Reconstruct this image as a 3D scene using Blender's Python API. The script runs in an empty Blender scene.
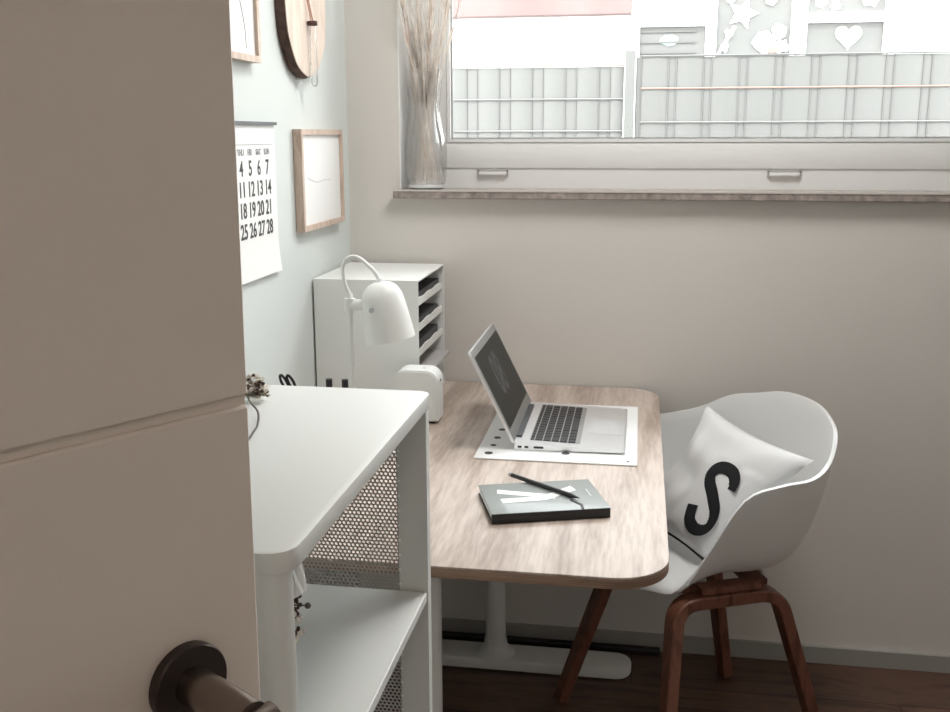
import bpy, bmesh, math, random
from mathutils import Vector, Matrix
random.seed(7)
PI=math.pi
S=bpy.context.scene
COL=S.collection
def V(*a): return Vector(a)

# ------------------------------------------------------------------ materials
def mat(name, col, rough=.5, metal=0, bump=0, bscale=200, var=0, vscale=5, spec=.5, coat=0):
    m=bpy.data.materials.new(name); m.use_nodes=True; nt=m.node_tree; b=nt.nodes['Principled BSDF']
    b.inputs['Base Color'].default_value=(*col,1); b.inputs['Roughness'].default_value=rough
    b.inputs['Metallic'].default_value=metal; b.inputs['Specular IOR Level'].default_value=spec
    b.inputs['Coat Weight'].default_value=coat
    tc=nt.nodes.new('ShaderNodeTexCoord')
    if bump:
        n=nt.nodes.new('ShaderNodeTexNoise'); n.inputs['Scale'].default_value=bscale; n.inputs['Detail'].default_value=4
        nt.links.new(tc.outputs['Object'],n.inputs['Vector'])
        bp=nt.nodes.new('ShaderNodeBump'); bp.inputs['Strength'].default_value=bump; bp.inputs['Distance'].default_value=.001
        nt.links.new(n.outputs['Fac'],bp.inputs['Height']); nt.links.new(bp.outputs['Normal'],b.inputs['Normal'])
    if var:
        n=nt.nodes.new('ShaderNodeTexNoise'); n.inputs['Scale'].default_value=vscale; n.inputs['Detail'].default_value=5
        nt.links.new(tc.outputs['Object'],n.inputs['Vector'])
        r=nt.nodes.new('ShaderNodeValToRGB'); r.color_ramp.elements[0].position=.3; r.color_ramp.elements[1].position=.7
        r.color_ramp.elements[0].color=(*[c*(1-var) for c in col],1); r.color_ramp.elements[1].color=(*[min(1,c*(1+var)) for c in col],1)
        nt.links.new(n.outputs['Fac'],r.inputs['Fac']); nt.links.new(r.outputs['Color'],b.inputs['Base Color'])
    return m
def wood(name, c1, c2, scale=(1,12,12), rough=.45, ring=3.0, planks=None, fine=90):
    m=bpy.data.materials.new(name); m.use_nodes=True; nt=m.node_tree; L=nt.links; b=nt.nodes['Principled BSDF']
    b.inputs['Roughness'].default_value=rough
    tc=nt.nodes.new('ShaderNodeTexCoord'); mp=nt.nodes.new('ShaderNodeMapping'); mp.inputs['Scale'].default_value=scale
    L.new(tc.outputs['Object'],mp.inputs['Vector'])
    n=nt.nodes.new('ShaderNodeTexNoise'); n.inputs['Scale'].default_value=ring; n.inputs['Detail'].default_value=3; n.inputs['Distortion'].default_value=.6
    L.new(mp.outputs[0],n.inputs['Vector'])
    mu=nt.nodes.new('ShaderNodeMath'); mu.operation='MULTIPLY'; mu.inputs[1].default_value=14; L.new(n.outputs['Fac'],mu.inputs[0])
    si=nt.nodes.new('ShaderNodeMath'); si.operation='SINE'; L.new(mu.outputs[0],si.inputs[0])
    n2=nt.nodes.new('ShaderNodeTexNoise'); n2.inputs['Scale'].default_value=fine; n2.inputs['Detail'].default_value=4
    L.new(mp.outputs[0],n2.inputs['Vector'])
    ma=nt.nodes.new('ShaderNodeMath'); ma.operation='MULTIPLY_ADD'; ma.inputs[1].default_value=.22; L.new(si.outputs[0],ma.inputs[0]); L.new(n2.outputs['Fac'],ma.inputs[2])
    r=nt.nodes.new('ShaderNodeValToRGB'); r.color_ramp.elements[0].position=.2; r.color_ramp.elements[1].position=.8
    r.color_ramp.elements[0].color=(*c1,1); r.color_ramp.elements[1].color=(*c2,1)
    L.new(ma.outputs[0],r.inputs['Fac']); out=r.outputs['Color']
    if planks:
        br=nt.nodes.new('ShaderNodeTexBrick'); br.inputs['Scale'].default_value=1; br.inputs['Brick Width'].default_value=planks[0]; br.inputs['Row Height'].default_value=planks[1]
        br.inputs['Mortar Size'].default_value=.0022; br.inputs['Mortar Smooth'].default_value=.1
        br.inputs['Color1'].default_value=(.75,.75,.75,1); br.inputs['Color2'].default_value=(1.15,1.15,1.15,1); br.inputs['Mortar'].default_value=(.25,.22,.2,1)
        mp2=nt.nodes.new('ShaderNodeMapping'); mp2.inputs['Location'].default_value=planks[2]
        L.new(tc.outputs['Object'],mp2.inputs['Vector']); L.new(mp2.outputs[0],br.inputs['Vector'])
        mx=nt.nodes.new('ShaderNodeMix'); mx.data_type='RGBA'; mx.blend_type='MULTIPLY'; mx.inputs[0].default_value=1
        L.new(out,mx.inputs[6]); L.new(br.outputs['Color'],mx.inputs[7]); out=mx.outputs[2]
    L.new(out,b.inputs['Base Color'])
    bp=nt.nodes.new('ShaderNodeBump'); bp.inputs['Strength'].default_value=.15; bp.inputs['Distance'].default_value=.0006
    L.new(n2.outputs['Fac'],bp.inputs['Height']); L.new(bp.outputs['Normal'],b.inputs['Normal'])
    return m
def perforated(name, col, pitch, rad):
    # sheet metal with a staggered pattern of punched holes (hexagonal grid in object x / z)
    m=bpy.data.materials.new(name); m.use_nodes=True; nt=m.node_tree; L=nt.links; b=nt.nodes['Principled BSDF']
    b.inputs['Base Color'].default_value=(*col,1); b.inputs['Roughness'].default_value=.45
    tc=nt.nodes.new('ShaderNodeTexCoord'); sp=nt.nodes.new('ShaderNodeSeparateXYZ'); L.new(tc.outputs['Object'],sp.inputs[0])
    def M(op,a,b2=None):
        n=nt.nodes.new('ShaderNodeMath'); n.operation=op
        for i,x in enumerate((a,b2)):
            if x is None: continue
            if isinstance(x,(int,float)): n.inputs[i].default_value=x
            else: L.new(x,n.inputs[i])
        return n.outputs[0]
    row=pitch*.866*2
    def cell(ox,oz):
        fx=M('SUBTRACT',M('FRACT',M('ADD',M('DIVIDE',sp.outputs['X'],pitch),ox)),.5)
        fz=M('SUBTRACT',M('FRACT',M('ADD',M('DIVIDE',sp.outputs['Z'],row),oz)),.5)
        fx=M('MULTIPLY',fx,pitch); fz=M('MULTIPLY',fz,row)
        return M('SQRT',M('ADD',M('MULTIPLY',fx,fx),M('MULTIPLY',fz,fz)))
    d=M('MINIMUM',cell(100.0,100.0),cell(100.5,100.5))
    a=M('GREATER_THAN',d,rad)
    L.new(a,b.inputs['Alpha'])
    return m
WHITE=mat('white_powder_coat',(.82,.83,.81),.42)
SHELFM=mat('shelf_powder_coat',(.70,.71,.69),.5,bump=.08,bscale=900)
WALL_B=mat('wall_paint_white',(.725,.69,.65),.9,bump=.5,bscale=260,spec=.2)
WALL_L=mat('wall_paint_pale_sage',(.68,.72,.705),.9,bump=.5,bscale=260,spec=.2)
CEIL=mat('ceiling_paint',(.78,.76,.73),.9,spec=.2)
TRIM=mat('skirting_paint',(.36,.35,.325),.5)
FRAMEW=mat('window_frame_white',(.80,.80,.79),.35)
DOORM=mat('door_lacquer',(.80,.715,.65),.5,bump=.12,bscale=500)
FLOOR=wood('floor_dark_walnut',(.060,.030,.020),(.155,.084,.058),scale=(1.3,11,1),rough=.38,planks=(1.3,.19,(.54,.0,0)),fine=25)
DESKW=wood('whitewashed_oak',(.37,.285,.235),(.61,.515,.455),scale=(11,1.1,11),rough=.5,ring=1.1,fine=14)
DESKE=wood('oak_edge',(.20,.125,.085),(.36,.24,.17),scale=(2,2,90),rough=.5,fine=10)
OAK=wood('frame_light_oak',(.46,.34,.27),(.66,.53,.44),scale=(14,14,3),rough=.5)
WALN=wood('chair_walnut_veneer',(.10,.035,.02),(.21,.085,.052),scale=(20,20,3),rough=.4)
PLY=wood('plaque_pale_wood',(.62,.50,.42),(.78,.67,.58),scale=(10,10,2),rough=.6)
BARK=mat('bark_dark_brown',(.085,.05,.038),.8,bump=1,bscale=90,var=.4,vscale=60)
SHELL=mat('chair_polypropylene_white',(.80,.80,.79),.38)
FAB=mat('cushion_cotton_white',(.82,.82,.82),.85,bump=.4,bscale=700)
BLACKF=mat('black_print_on_cotton',(.012,.012,.014),.8)
BLACK=mat('black_plastic',(.015,.015,.017),.35)
DARK=mat('dark_grey_card',(.05,.05,.055),.6)
PAPER=mat('paper_white',(.86,.86,.85),.7)
PAPERG=mat('paper_grey',(.45,.43,.42),.7)
INK=mat('print_ink',(.05,.05,.055),.6)
INKG=mat('print_ink_grey',(.30,.31,.32),.6)
INKP=mat('print_pale_line',(.66,.65,.64),.7)
ALU=mat('brushed_aluminium',(.80,.80,.81),.32,metal=.75)
ALUD=mat('aluminium_dark',(.42,.42,.42),.35,metal=.7)  # darker aluminium for gasket, key well and pencil cap
SCREEN=mat('screen_black_glass',(.010,.012,.010),.35,spec=.12)
SCRD=mat('screen_digit_grey',(.05,.05,.05),.5)
KEY=mat('key_black',(.02,.02,.022),.45)
COVER=mat('notebook_cover_grey',(.27,.29,.28),.45,coat=.2)
BRONZE=mat('handle_dark_bronze',(.055,.042,.038),.42,metal=.6)
STEEL=mat('handle_burnished_steel',(.26,.215,.19),.25,metal=.95)
CHROME=mat('chrome',(.7,.7,.7),.15,metal=1)
STONE=mat('sill_stone',(.34,.29,.265),.35,var=.35,vscale=60,bump=.1)
STONET=mat('sill_stone_lit_edge',(.62,.58,.54),.3)  # paler stone: light on the sill edge put into the colour
GRASSD=mat('dried_grass',(.90,.82,.76),.85,var=.15,vscale=40)
GRASSB=mat('dried_grass_brown',(.70,.56,.46),.85,var=.2,vscale=40)
CREAM=mat('dried_petals_cream',(.88,.79,.70),.8,var=.2,vscale=90)
SEED=mat('dried_seed_brown',(.09,.045,.035),.8)
STEM=mat('dried_stem_dark',(.12,.10,.09),.8)
CORD=mat('leather_cord',(.45,.22,.16),.7)
PERF=perforated('perforated_sheet',(.55,.52,.49),.00525,.0019)
OUTW=mat('render_white_facade',(.85,.85,.84),.9)
OUTR=mat('roof_tile_red',(.135,.092,.089),.9,var=.15,vscale=2)
GRND=mat('ground_paving',(.30,.30,.29),.9,var=.2,vscale=3)
PVC=mat('fence_strip_grey',(.080,.081,.078),.5)
ROD=mat('fence_rod_galvanised',(.070,.070,.068),.5)
RODR=mat('fence_rod_rusty',(.20,.12,.10),.7)
RODW=mat('fence_rod_pale',(.11,.11,.107),.7)
STICK=mat('window_sticker_white',(.9,.9,.9),.8)
STICKT=mat('window_sticker_turquoise',(.2,.27,.255),.8)
PANE=mat('far_pane_grey',(.085,.086,.083),.4,var=.1,vscale=3)
def glass(name, tint=(1,1,1), rough=0, fac=.10, cap=1):
    m=bpy.data.materials.new(name); m.use_nodes=True; nt=m.node_tree; L=nt.links
    for n in list(nt.nodes):
        if n.type!='OUTPUT_MATERIAL': nt.nodes.remove(n)
    o=[n for n in nt.nodes if n.type=='OUTPUT_MATERIAL'][0]
    t=nt.nodes.new('ShaderNodeBsdfTransparent'); t.inputs['Color'].default_value=(*tint,1)
    g=nt.nodes.new('ShaderNodeBsdfGlossy'); g.inputs['Roughness'].default_value=rough
    f=nt.nodes.new('ShaderNodeLayerWeight'); f.inputs['Blend'].default_value=fac
    mx=nt.nodes.new('ShaderNodeMixShader'); k=nt.nodes.new('ShaderNodeMath'); k.operation='MULTIPLY'; k.inputs[1].default_value=cap; L.new(f.outputs['Fresnel'],k.inputs[0]); L.new(k.outputs[0],mx.inputs[0]); L.new(t.outputs[0],mx.inputs[1]); L.new(g.outputs[0],mx.inputs[2])
    L.new(mx.outputs[0],o.inputs['Surface']); return m
GLASS=glass('window_glass',(.97,.98,.98),fac=.12)
VGLASS=bpy.data.materials.new('vase_glass'); VGLASS.use_nodes=True
_b=VGLASS.node_tree.nodes['Principled BSDF']; _b.inputs['Transmission Weight'].default_value=1; _b.inputs['Roughness'].default_value=.0; _b.inputs['IOR'].default_value=1.45; _b.inputs['Base Color'].default_value=(1,1,1,1)
_n=VGLASS.node_tree; _t=_n.nodes.new('ShaderNodeBsdfTransparent'); _m=_n.nodes.new('ShaderNodeMixShader'); _m.inputs[0].default_value=.5
_n.links.new(_t.outputs[0],_m.inputs[1]); _n.links.new(_b.outputs[0],_m.inputs[2]); _n.links.new(_m.outputs[0],_n.nodes['Material Output'].inputs['Surface'])

# ------------------------------------------------------------------ helpers
def link(name, bm, m, parent=None, smooth=False, loc=None):
    me=bpy.data.meshes.new(name); bmesh.ops.recalc_face_normals(bm,faces=bm.faces[:]); bm.to_mesh(me); bm.free()
    for mm in (m if isinstance(m,(list,tuple)) else [m]): me.materials.append(mm)
    o=bpy.data.objects.new(name,me); COL.objects.link(o)
    if smooth:
        for p in me.polygons: p.use_smooth=True
        if smooth!='all':
            me.set_sharp_from_angle(angle=math.radians(smooth if smooth is not True else 40))
    if parent:
        o.parent=parent; o.matrix_parent_inverse=Matrix.Identity(4)
        bpy.context.view_layer.update() if False else None
        # children are modelled in world space: shift by the parent's location
        inv=wm(parent).inverted(); me.transform(inv)
    if loc is not None:      # put the origin at loc, geometry stays
        me.transform(Matrix.Translation(-Vector(loc))); o.location=loc
    return o
def wm(o):
    m=o.matrix_basis.copy()
    while o.parent: o=o.parent; m=o.matrix_basis@m
    return m
def tag(o,label=None,cat=None,group=None,kind=None):
    if label: o['label']=label
    if cat: o['category']=cat
    if group: o['group']=group
    if kind: o['kind']=kind
    return o
def thing(name,loc,label,cat,group=None,rz=0):
    o=bpy.data.objects.new(name,None); COL.objects.link(o); o.location=loc; o.rotation_euler=(0,0,rz); o.empty_display_size=.05
    return tag(o,label,cat,group)
def box(bm,x0,x1,y0,y1,z0,z1,bev=0,seg=2,M=None):
    b=bmesh.new() if bev else bm
    vs=[b.verts.new((x,y,z)) for x in (x0,x1) for y in (y0,y1) for z in (z0,z1)]
    for f in ((0,1,3,2),(4,6,7,5),(0,4,5,1),(2,3,7,6),(0,2,6,4),(1,5,7,3)): b.faces.new([vs[i] for i in f])
    if bev:
        bmesh.ops.recalc_face_normals(b,faces=b.faces[:])
        bmesh.ops.bevel(b,geom=b.edges[:],offset=bev,segments=seg,profile=.5,affect='EDGES')
        if M: b.transform(M)
        merge(bm,b)
    elif M:
        for v in vs: v.co=M@v.co
    return bm
def merge(bm,b):
    me=bpy.data.meshes.new('tmp'); b.to_mesh(me); b.free(); bm.from_mesh(me); bpy.data.meshes.remove(me)
def B(*a,**k): return box(bmesh.new(),*a,**k)
def tube(bm,pts,r,seg=10,cap=True,squash=None):
    pts=[Vector(p) for p in pts]; n=len(pts)
    rs=r if isinstance(r,(list,tuple)) else [r]*n
    rings=[]; up=None
    for i,p in enumerate(pts):
        t=((pts[min(i+1,n-1)]-pts[max(i-1,0)])).normalized()
        if up is None:
            up=Vector((0,0,1)) if abs(t.z)<.9 else Vector((1,0,0))
        a=t.cross(up).normalized(); up=a.cross(t).normalized()
        rings.append([bm.verts.new(p+(a*math.cos(2*PI*k/seg)+up*math.sin(2*PI*k/seg))*rs[i]) for k in range(seg)])
    for i in range(n-1):
        for k in range(seg):
            bm.faces.new((rings[i][k],rings[i][(k+1)%seg],rings[i+1][(k+1)%seg],rings[i+1][k]))
    if cap: bm.faces.new(rings[0][::-1]); bm.faces.new(rings[-1])
    return bm
def smooth_path(pts,k=6):
    pts=[Vector(p) for p in pts]; out=[]; P=[pts[0]]+pts+[pts[-1]]
    for i in range(1,len(P)-2):
        for j in range(k):
            t=j/k; a,b,c,d=P[i-1],P[i],P[i+1],P[i+2]
            out.append(.5*((2*b)+(-a+c)*t+(2*a-5*b+4*c-d)*t*t+(-a+3*b-3*c+d)*t**3))
    out.append(pts[-1]); return out
def lathe(bm,prof,seg=32,M=None,close=True):
    rings=[]
    for r,z in prof:
        if r<1e-6: v=[bm.verts.new((0,0,z))]
        else: v=[bm.verts.new((r*math.cos(2*PI*k/seg),r*math.sin(2*PI*k/seg),z)) for k in range(seg)]
        rings.append(v)
    for a,b in zip(rings,rings[1:]):
        for k in range(seg):
            if len(a)==1 and len(b)==1: continue
            if len(a)==1: bm.faces.new((a[0],b[k],b[(k+1)%seg]))
            elif len(b)==1: bm.faces.new((a[k],a[(k+1)%seg],b[0]))
            else: bm.faces.new((a[k],a[(k+1)%seg],b[(k+1)%seg],b[k]))
    if M:
        vs=[v for r in rings for v in r]
        for v in vs: v.co=M@v.co
    return bm
def prism(bm,poly,f0,f1):
    """poly: list of 2D points; f0,f1 map (a,b)->3D for the two ends"""
    A=[bm.verts.new(f0(*p)) for p in poly]; Bv=[bm.verts.new(f1(*p)) for p in poly]; n=len(poly)
    bm.faces.new(A); bm.faces.new(Bv[::-1])
    for i in range(n): bm.faces.new((A[i],Bv[i],Bv[(i+1)%n],A[(i+1)%n]))
    return bm
def rrect(x0,x1,y0,y1,r,seg=8,corners=(1,1,1,1)):
    """rounded rectangle outline; corners order: (x1,y1),(x0,y1),(x0,y0),(x1,y0)"""
    out=[]
    for i,(cx,cy,a0,px,py) in enumerate(((x1-r,y1-r,0,x1,y1),(x0+r,y1-r,90,x0,y1),(x0+r,y0+r,180,x0,y0),(x1-r,y0+r,270,x1,y0))):
        if corners[i]:
            for k in range(seg+1):
                a=math.radians(a0+90*k/seg); out.append((cx+r*math.cos(a),cy+r*math.sin(a)))
        else: out.append((px,py))
    return out
def rrect4(x0,x1,y0,y1,rs,seg=8):
    out=[]
    for r,(sx,sy,a0) in zip(rs,((1,1,0),(0,1,90),(0,0,180),(1,0,270))):
        cx=(x1-r) if sx else (x0+r); cy=(y1-r) if sy else (y0+r)
        for k in range(seg+1):
            a=math.radians(a0+90*k/seg); out.append((cx+r*math.cos(a),cy+r*math.sin(a)))
    return out
def slab(bm,poly,z0,z1,bev=0):
    b=bmesh.new(); prism(b,poly,lambda x,y:(x,y,z0),lambda x,y:(x,y,z1))
    bmesh.ops.recalc_face_normals(b,faces=b.faces[:])
    if bev:
        es=[e for e in b.edges if abs(e.verts[0].co.z-e.verts[1].co.z)<1e-6]
        bmesh.ops.bevel(b,geom=es,offset=bev,segments=2,profile=.5,affect='EDGES')
    merge(bm,b); return bm
def text_bm(s,size,depth=.0004,bold=0,sx=1):
    cu=bpy.data.curves.new('t','FONT'); cu.body=s; cu.size=size; cu.align_x='CENTER'; cu.align_y='CENTER'; cu.extrude=depth; cu.offset=bold; cu.resolution_u=3
    o=bpy.data.objects.new('t',cu); COL.objects.link(o); dg=bpy.context.evaluated_depsgraph_get(); dg.update()
    me=bpy.data.meshes.new_from_object(o.evaluated_get(dg)); bpy.data.objects.remove(o); bpy.data.curves.remove(cu)
    bm=bmesh.new(); bm.from_mesh(me); bpy.data.meshes.remove(me); bm.transform(Matrix.Diagonal((sx,1,1,1))); return bm

# ------------------------------------------------------------------ room shell
RX,RY,RH=2.95,-2.76,2.5
WX0,WX1,WZ0,WZ1=.135,2.42,1.231,2.2
def st(name,bm,m,parent=None,label=None,**k):
    o=link(name,bm,m,parent,**k)
    if not parent: o['kind']='structure'
    if label: o['label']=label
    return o
st('floor',B(-.02,RX,-4.3,0,-.05,0),FLOOR,label='dark brown wooden plank floor')
st('ceiling',B(-.02,RX,-4.3,.0,RH,RH+.1),CEIL,label='white painted ceiling')
st('wall_left',B(-.12,0,-4.3,.3,0,RH),WALL_L,label='pale sage grey painted wall behind the pictures')
bm=bmesh.new()
box(bm,0,WX0,0,.3,0,RH); box(bm,WX1,RX,0,.3,0,RH); box(bm,WX0,WX1,0,.3,0,WZ0-.022); box(bm,WX0,WX1,0,.3,WZ1,RH)
st('wall_back',bm,WALL_B,label='off-white painted wall under the window')
st('wall_right',B(RX,RX+.12,-4.3,.3,0,RH),WALL_B,label='off-white painted wall on the right')
bm=bmesh.new(); box(bm,0,.055,RY-.12,RY,0,RH); box(bm,.985,RX,RY-.12,RY,0,RH); box(bm,.055,.985,RY-.12,RY,2.06,RH)
st('wall_front',bm,WALL_B,label='wall with the doorway behind the camera')
st('wall_hall',B(-.12,RX+.12,-4.4,-4.3,0,RH),WALL_B,label='wall of the hallway beyond the doorway')
st('baseboard_back',B(0.0,RX,-.012,0,0,.046,.0),TRIM,label='low grey skirting board along the window wall')
st('baseboard_left',B(0,.012,RY,-.012,0,.046),TRIM,label='low grey skirting board along the left wall')
bm=bmesh.new()
for x0,x1 in ((.0551,.0745),(.9655,.9849)): box(bm,x0,x1,RY-.13,RY+.01,0,2.06)
box(bm,.0745,.9655,RY-.13,RY+.01,2.04,2.0599)
st('trim_doorway',bm,FRAMEW,label='white door lining')

# window ------------------------------------------------------------
win=thing('window_1',(1.3,.1,WZ0),'wide white framed window above the desk','window'); win['kind']='structure'; del win['category']
fy0,fy1=.088,.16
bm=bmesh.new()
box(bm,WX0,WX1,fy0,fy1,WZ0,WZ0+.052); box(bm,WX0,WX1,fy0,fy1,WZ1-.055,WZ1)
box(bm,WX0,WX0+.055,fy0,fy1,WZ0+.052,WZ1-.055); box(bm,WX1-.055,WX1,fy0,fy1,WZ0+.052,WZ1-.055)
link('window_frame',bm,FRAMEW,win)
sy0,sy1=.084,.15
sx0,sx1,sz0,sz1=.178,2.377,WZ0+.050,WZ1-.05
gx0,gx1,gz0,gz1=.252,2.305,1.356,2.08
bm=bmesh.new()
box(bm,sx0,sx1,sy0,sy1-.0,sz0,gz0-.008,.004); box(bm,sx0,sx1,sy0,sy1,gz1+.008,sz1,.004)
box(bm,sx0,gx0-.008,sy0,sy1,gz0-.0085,gz1+.0085,.004); box(bm,gx1+.008,sx1,sy0,sy1,gz0-.0085,gz1+.0085,.004)
sash=link('sash',bm,FRAMEW,win,smooth=30)
bm=bmesh.new()
for a in ((gx0-.008,gx1+.008,gz0-.008,gz0),(gx0-.008,gx1+.008,gz1,gz1+.008),(gx0-.008,gx0,gz0,gz1),(gx1,gx1+.008,gz0,gz1)):
    box(bm,a[0],a[1],.082,.10,a[2],a[3])
link('glazing_bead',bm,FRAMEW,sash)
bm=bmesh.new()
for a in ((gx0,gx1,gz0,gz0+.004),(gx0,gx0+.004,gz0,gz1),(gx1-.004,gx1,gz0,gz1)): box(bm,a[0],a[1],.097,.103,a[2],a[3])
link('gasket',bm,ALUD,sash)
link('pane',B(gx0,gx1,.108,.112,gz0,gz1),GLASS,win)
for x0,x1 in ((.325,.401),(1.058,1.135)):
    bm=bmesh.new(); box(bm,x0+.002,x1-.002,.078,.0885,1.264,1.273,.002)
    h=link('frame_clip',bm,FRAMEW,win,smooth=30)
    bm=bmesh.new(); box(bm,x0-.002,x1+.002,.082,.0884,1.2735,1.2775); box(bm,x0-.003,x0+.0015,.082,.0884,1.265,1.2775); box(bm,x1-.0015,x1+.003,.082,.0884,1.265,1.2775)
    link('clip_bracket',bm,PAPERG,h)
sill=st('trim_sill',B(.122,WX1+.013,-.026,.0877,WZ0-.0218,WZ0,.002,1),STONE,label='brown-grey stone window sill')
link('sill_lit_edge',B(.122,WX1+.013,-.0275,-.0245,WZ0-.004,WZ0+.0008),STONET,sill)  # pale strip paints the daylight caught by the sill's front edge

st('trim_reveal_daylit',B(WX0+.0001,WX0+.003,-.0008,.0878,WZ0+.0002,WZ1-.0002),mat('reveal_painted_light',(.88,.88,.87),.6),label='left window reveal whitened to stand in for daylight')  # whiter face on the left reveal stands in for glancing sunlight
# door --------------------------------------------------------------
T=V(.524,.8517,0).normalized(); N=V(.8517,-.524,0).normalized(); H0=V(.492,-2.057,0)
def D(a,n,z): p=H0+T*a+N*n; return V(p.x,p.y,z)
Md=Matrix(((T.x,N.x,0,H0.x),(T.y,N.y,0,H0.y),(0,0,1,0),(0,0,0,1)))
e=thing('door_1',D(-.80,-.02,0),'open pale door with one horizontal groove and a dark lever handle','door'); e['kind']='structure'; del e['category']
bm=bmesh.new(); E0,E1=-.80,.0518
box(bm,E0,E1,-.040,0,.006,1.2115,.0015,1,M=Md); box(bm,E0,E1,-.040,0,1.2175,2.03,.0015,1,M=Md); box(bm,E0,E1,-.036,-.004,1.2,1.23,M=Md)
for v in bm.verts:
    v.co+=T*(.0095*(v.co.z-1.0))
leaf=link('door_leaf',bm,DOORM,e,smooth=20)
Mh=Matrix.Translation(D(-.001,0,1.0562))@Matrix(((T.x,0,N.x,0),(T.y,0,N.y,0),(0,1,0,0),(0,0,0,1)))
bm=lathe(bmesh.new(),[(0,.0005),(.0243,.0005),(.0243,.0065),(.0234,.0078),(0,.0082)],48,M=Mh)
han=link('door_handle',bm,BRONZE,e,smooth=30)
r=.0105
path=[Mh@V(0,0,z) for z in (.008,.02,.038)]+[Mh@V(-.0105*(1-math.cos(t))-.0,0,.038+.0105*math.sin(t)) for t in (.4,.8,1.2)]
bm=bmesh.new(); tube(bm,[Mh@V(0,0,.008),Mh@V(0,0,.03),Mh@V(0,0,.064)],[r*1.12,r*1.1,r*1.05],32)
link('handle_neck',bm,STEEL,han,smooth=30)
bm=bmesh.new(); tube(bm,[Mh@V(.0108,-.001,.068),Mh@V(-.03,-.003,.068),Mh@V(-.12,-.006,.066)],[r*.9,r*.9,r*.9],24)
link('handle_lever',bm,STEEL,han,smooth=30)

# ------------------------------------------------------------------ outside
gr=st('ground',B(-8,14,.3,16,-.12,-.05),GRND,label='paved yard outside the window')
def fence(x0,n,pitch,wide,x1,top,rods,label,rusty,y=3.4):
    t=thing('privacy_fence',(x0,y,-.05),label,'fence','grey privacy fence panels in the yard')
    def strip(a,w,full=True):
        pr=[(a+w*k/8,y-.005*math.sin(PI*k/8)) for k in range(9)]
        if full: pr+=[(a+w,y+.0015),(a+pitch,y+.0015)]
        pr2=[(px,py+.003) for px,py in pr[::-1]]
        return prism(bmesh.new(),pr+pr2,lambda p,q:(p,q,-.04),lambda p,q:(p,q,top-.008))
    first=link('privacy_strip',strip(x0,wide),PVC,t,smooth=30)
    for i in range(1,n):
        o=first.copy(); COL.objects.link(o); o.parent=t; o.location=first.location+V(i*pitch,0,0)
    e=x0+n*pitch
    if x1-e>.02: link('privacy_strip',strip(e,x1-e,False),PVC,t,smooth=30)
    bm=bmesh.new()
    for i in range(n+1):
        for q in (0,wide-pitch):
            a=x0+i*pitch+q
            if x0-.01<a<x1: tube(bm,[(a,y-.004,-.04),(a,y-.004,top+.004)],.0028,6)
    link('upright_wire',bm,ROD,t)
    for z in rods:
        bm=bmesh.new(); tube(bm,[(x0,y-.011,z),(x1,y-.011,z)],.005,6)
        o=link('cross_rod',bm,RODR if z in rusty else RODW,t)
        if z in rusty: o['label']='reddish cross rod'
    bm=bmesh.new(); tube(bm,[(x0,y-.009,top-.002),(x1,y-.009,top-.002)],.006,6)
    link('top_rod',bm,RODR if x0<0 else ROD,t)
    return t
fence(-1.916,13,.19,.128,.633,1.748,(1.564,1.386),'left, slightly lower stretch of grey privacy fence outside the window',())
fence(.727,22,.193,.15,5.0,1.795,(1.619,1.434),'right, taller stretch of grey privacy fence outside the window',(1.619,))
link('privacy_strip',B(.697,.724,3.4,3.403,-.04,1.787),PVC,[o for o in bpy.data.objects if o.name=='privacy_fence.001'][0])
p=link('fence_post',B(.637,.693,3.37,3.41,-.05,1.825,.004),PVC,loc=(.665,3.39,-.05)); tag(p,'square grey post where the two fence stretches meet','post')

hb=thing('neighbour_house',(2.5,9.2,-.05),'sunlit white house with decorated windows beyond the fence','building')
link('facade',B(.62,9.0,9.06,9.4,-.04,5.0),OUTW,hb)
def hwin(x0,x1,z0,z1,bars=()):
    bm=bmesh.new(); w=.05
    box(bm,x0-w,x0,8.98,9.06,z0-w,z1+w); box(bm,x1,x1+w,8.98,9.06,z0-w,z1+w); box(bm,x0,x1,8.98,9.06,z1,z1+w); box(bm,x0,x1,8.98,9.06,z0-w,z0)
    for z in bars: box(bm,x0,x1,8.98,9.06,z-.05,z+.05)
    f=link('window',bm,OUTW,hb); link('pane',B(x0,x1,9.04,9.058,z0,z1),PANE,f); return f
w1=hwin(.68,1.38,1.2,2.50); w2=hwin(1.49,2.26,1.0,3.3); w3=hwin(2.42,3.20,1.2,3.4,(2.56,))
bm=bmesh.new()
for z in (2.44,2.33,2.22): box(bm,.70,1.28,9.02,9.038,z,z+.018)
link('blind_slat',bm,ROD,w1)
DK=[0]
def decal(name,pts,m,par,y=9.034):
    DK[0]+=1; y=y-.004*(DK[0]%9)
    bm=bmesh.new(); prism(bm,pts,lambda a,b:(a,y,b),lambda a,b:(a,y-.002,b)); return link(name,bm,m,par)
def blob(cx,cz,rx,rz,n=18,j=.15):
    return [(cx+rx*(1+random.uniform(-j,j))*math.cos(2*PI*k/n),cz+rz*(1+random.uniform(-j,j))*math.sin(2*PI*k/n)) for k in range(n)]
decal('window_sticker',blob(1.0,2.36,.10,.06),STICKT,w1)
heart=[(2.85+.0085*16*math.sin(t)**3,2.37+.0085*(13*math.cos(t)-5*math.cos(2*t)-2*math.cos(3*t)-math.cos(4*t))) for t in [2*PI*k/30 for k in range(30)]]
decal('heart_sticker',heart,STICK,w3)
star=[(1.76+(.17 if k%2==0 else .08)*math.sin(2*PI*k/10+.3),2.62+(.17 if k%2==0 else .08)*math.cos(2*PI*k/10+.3)) for k in range(10)]
decal('star_sticker',star,STICK,w2)
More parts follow.
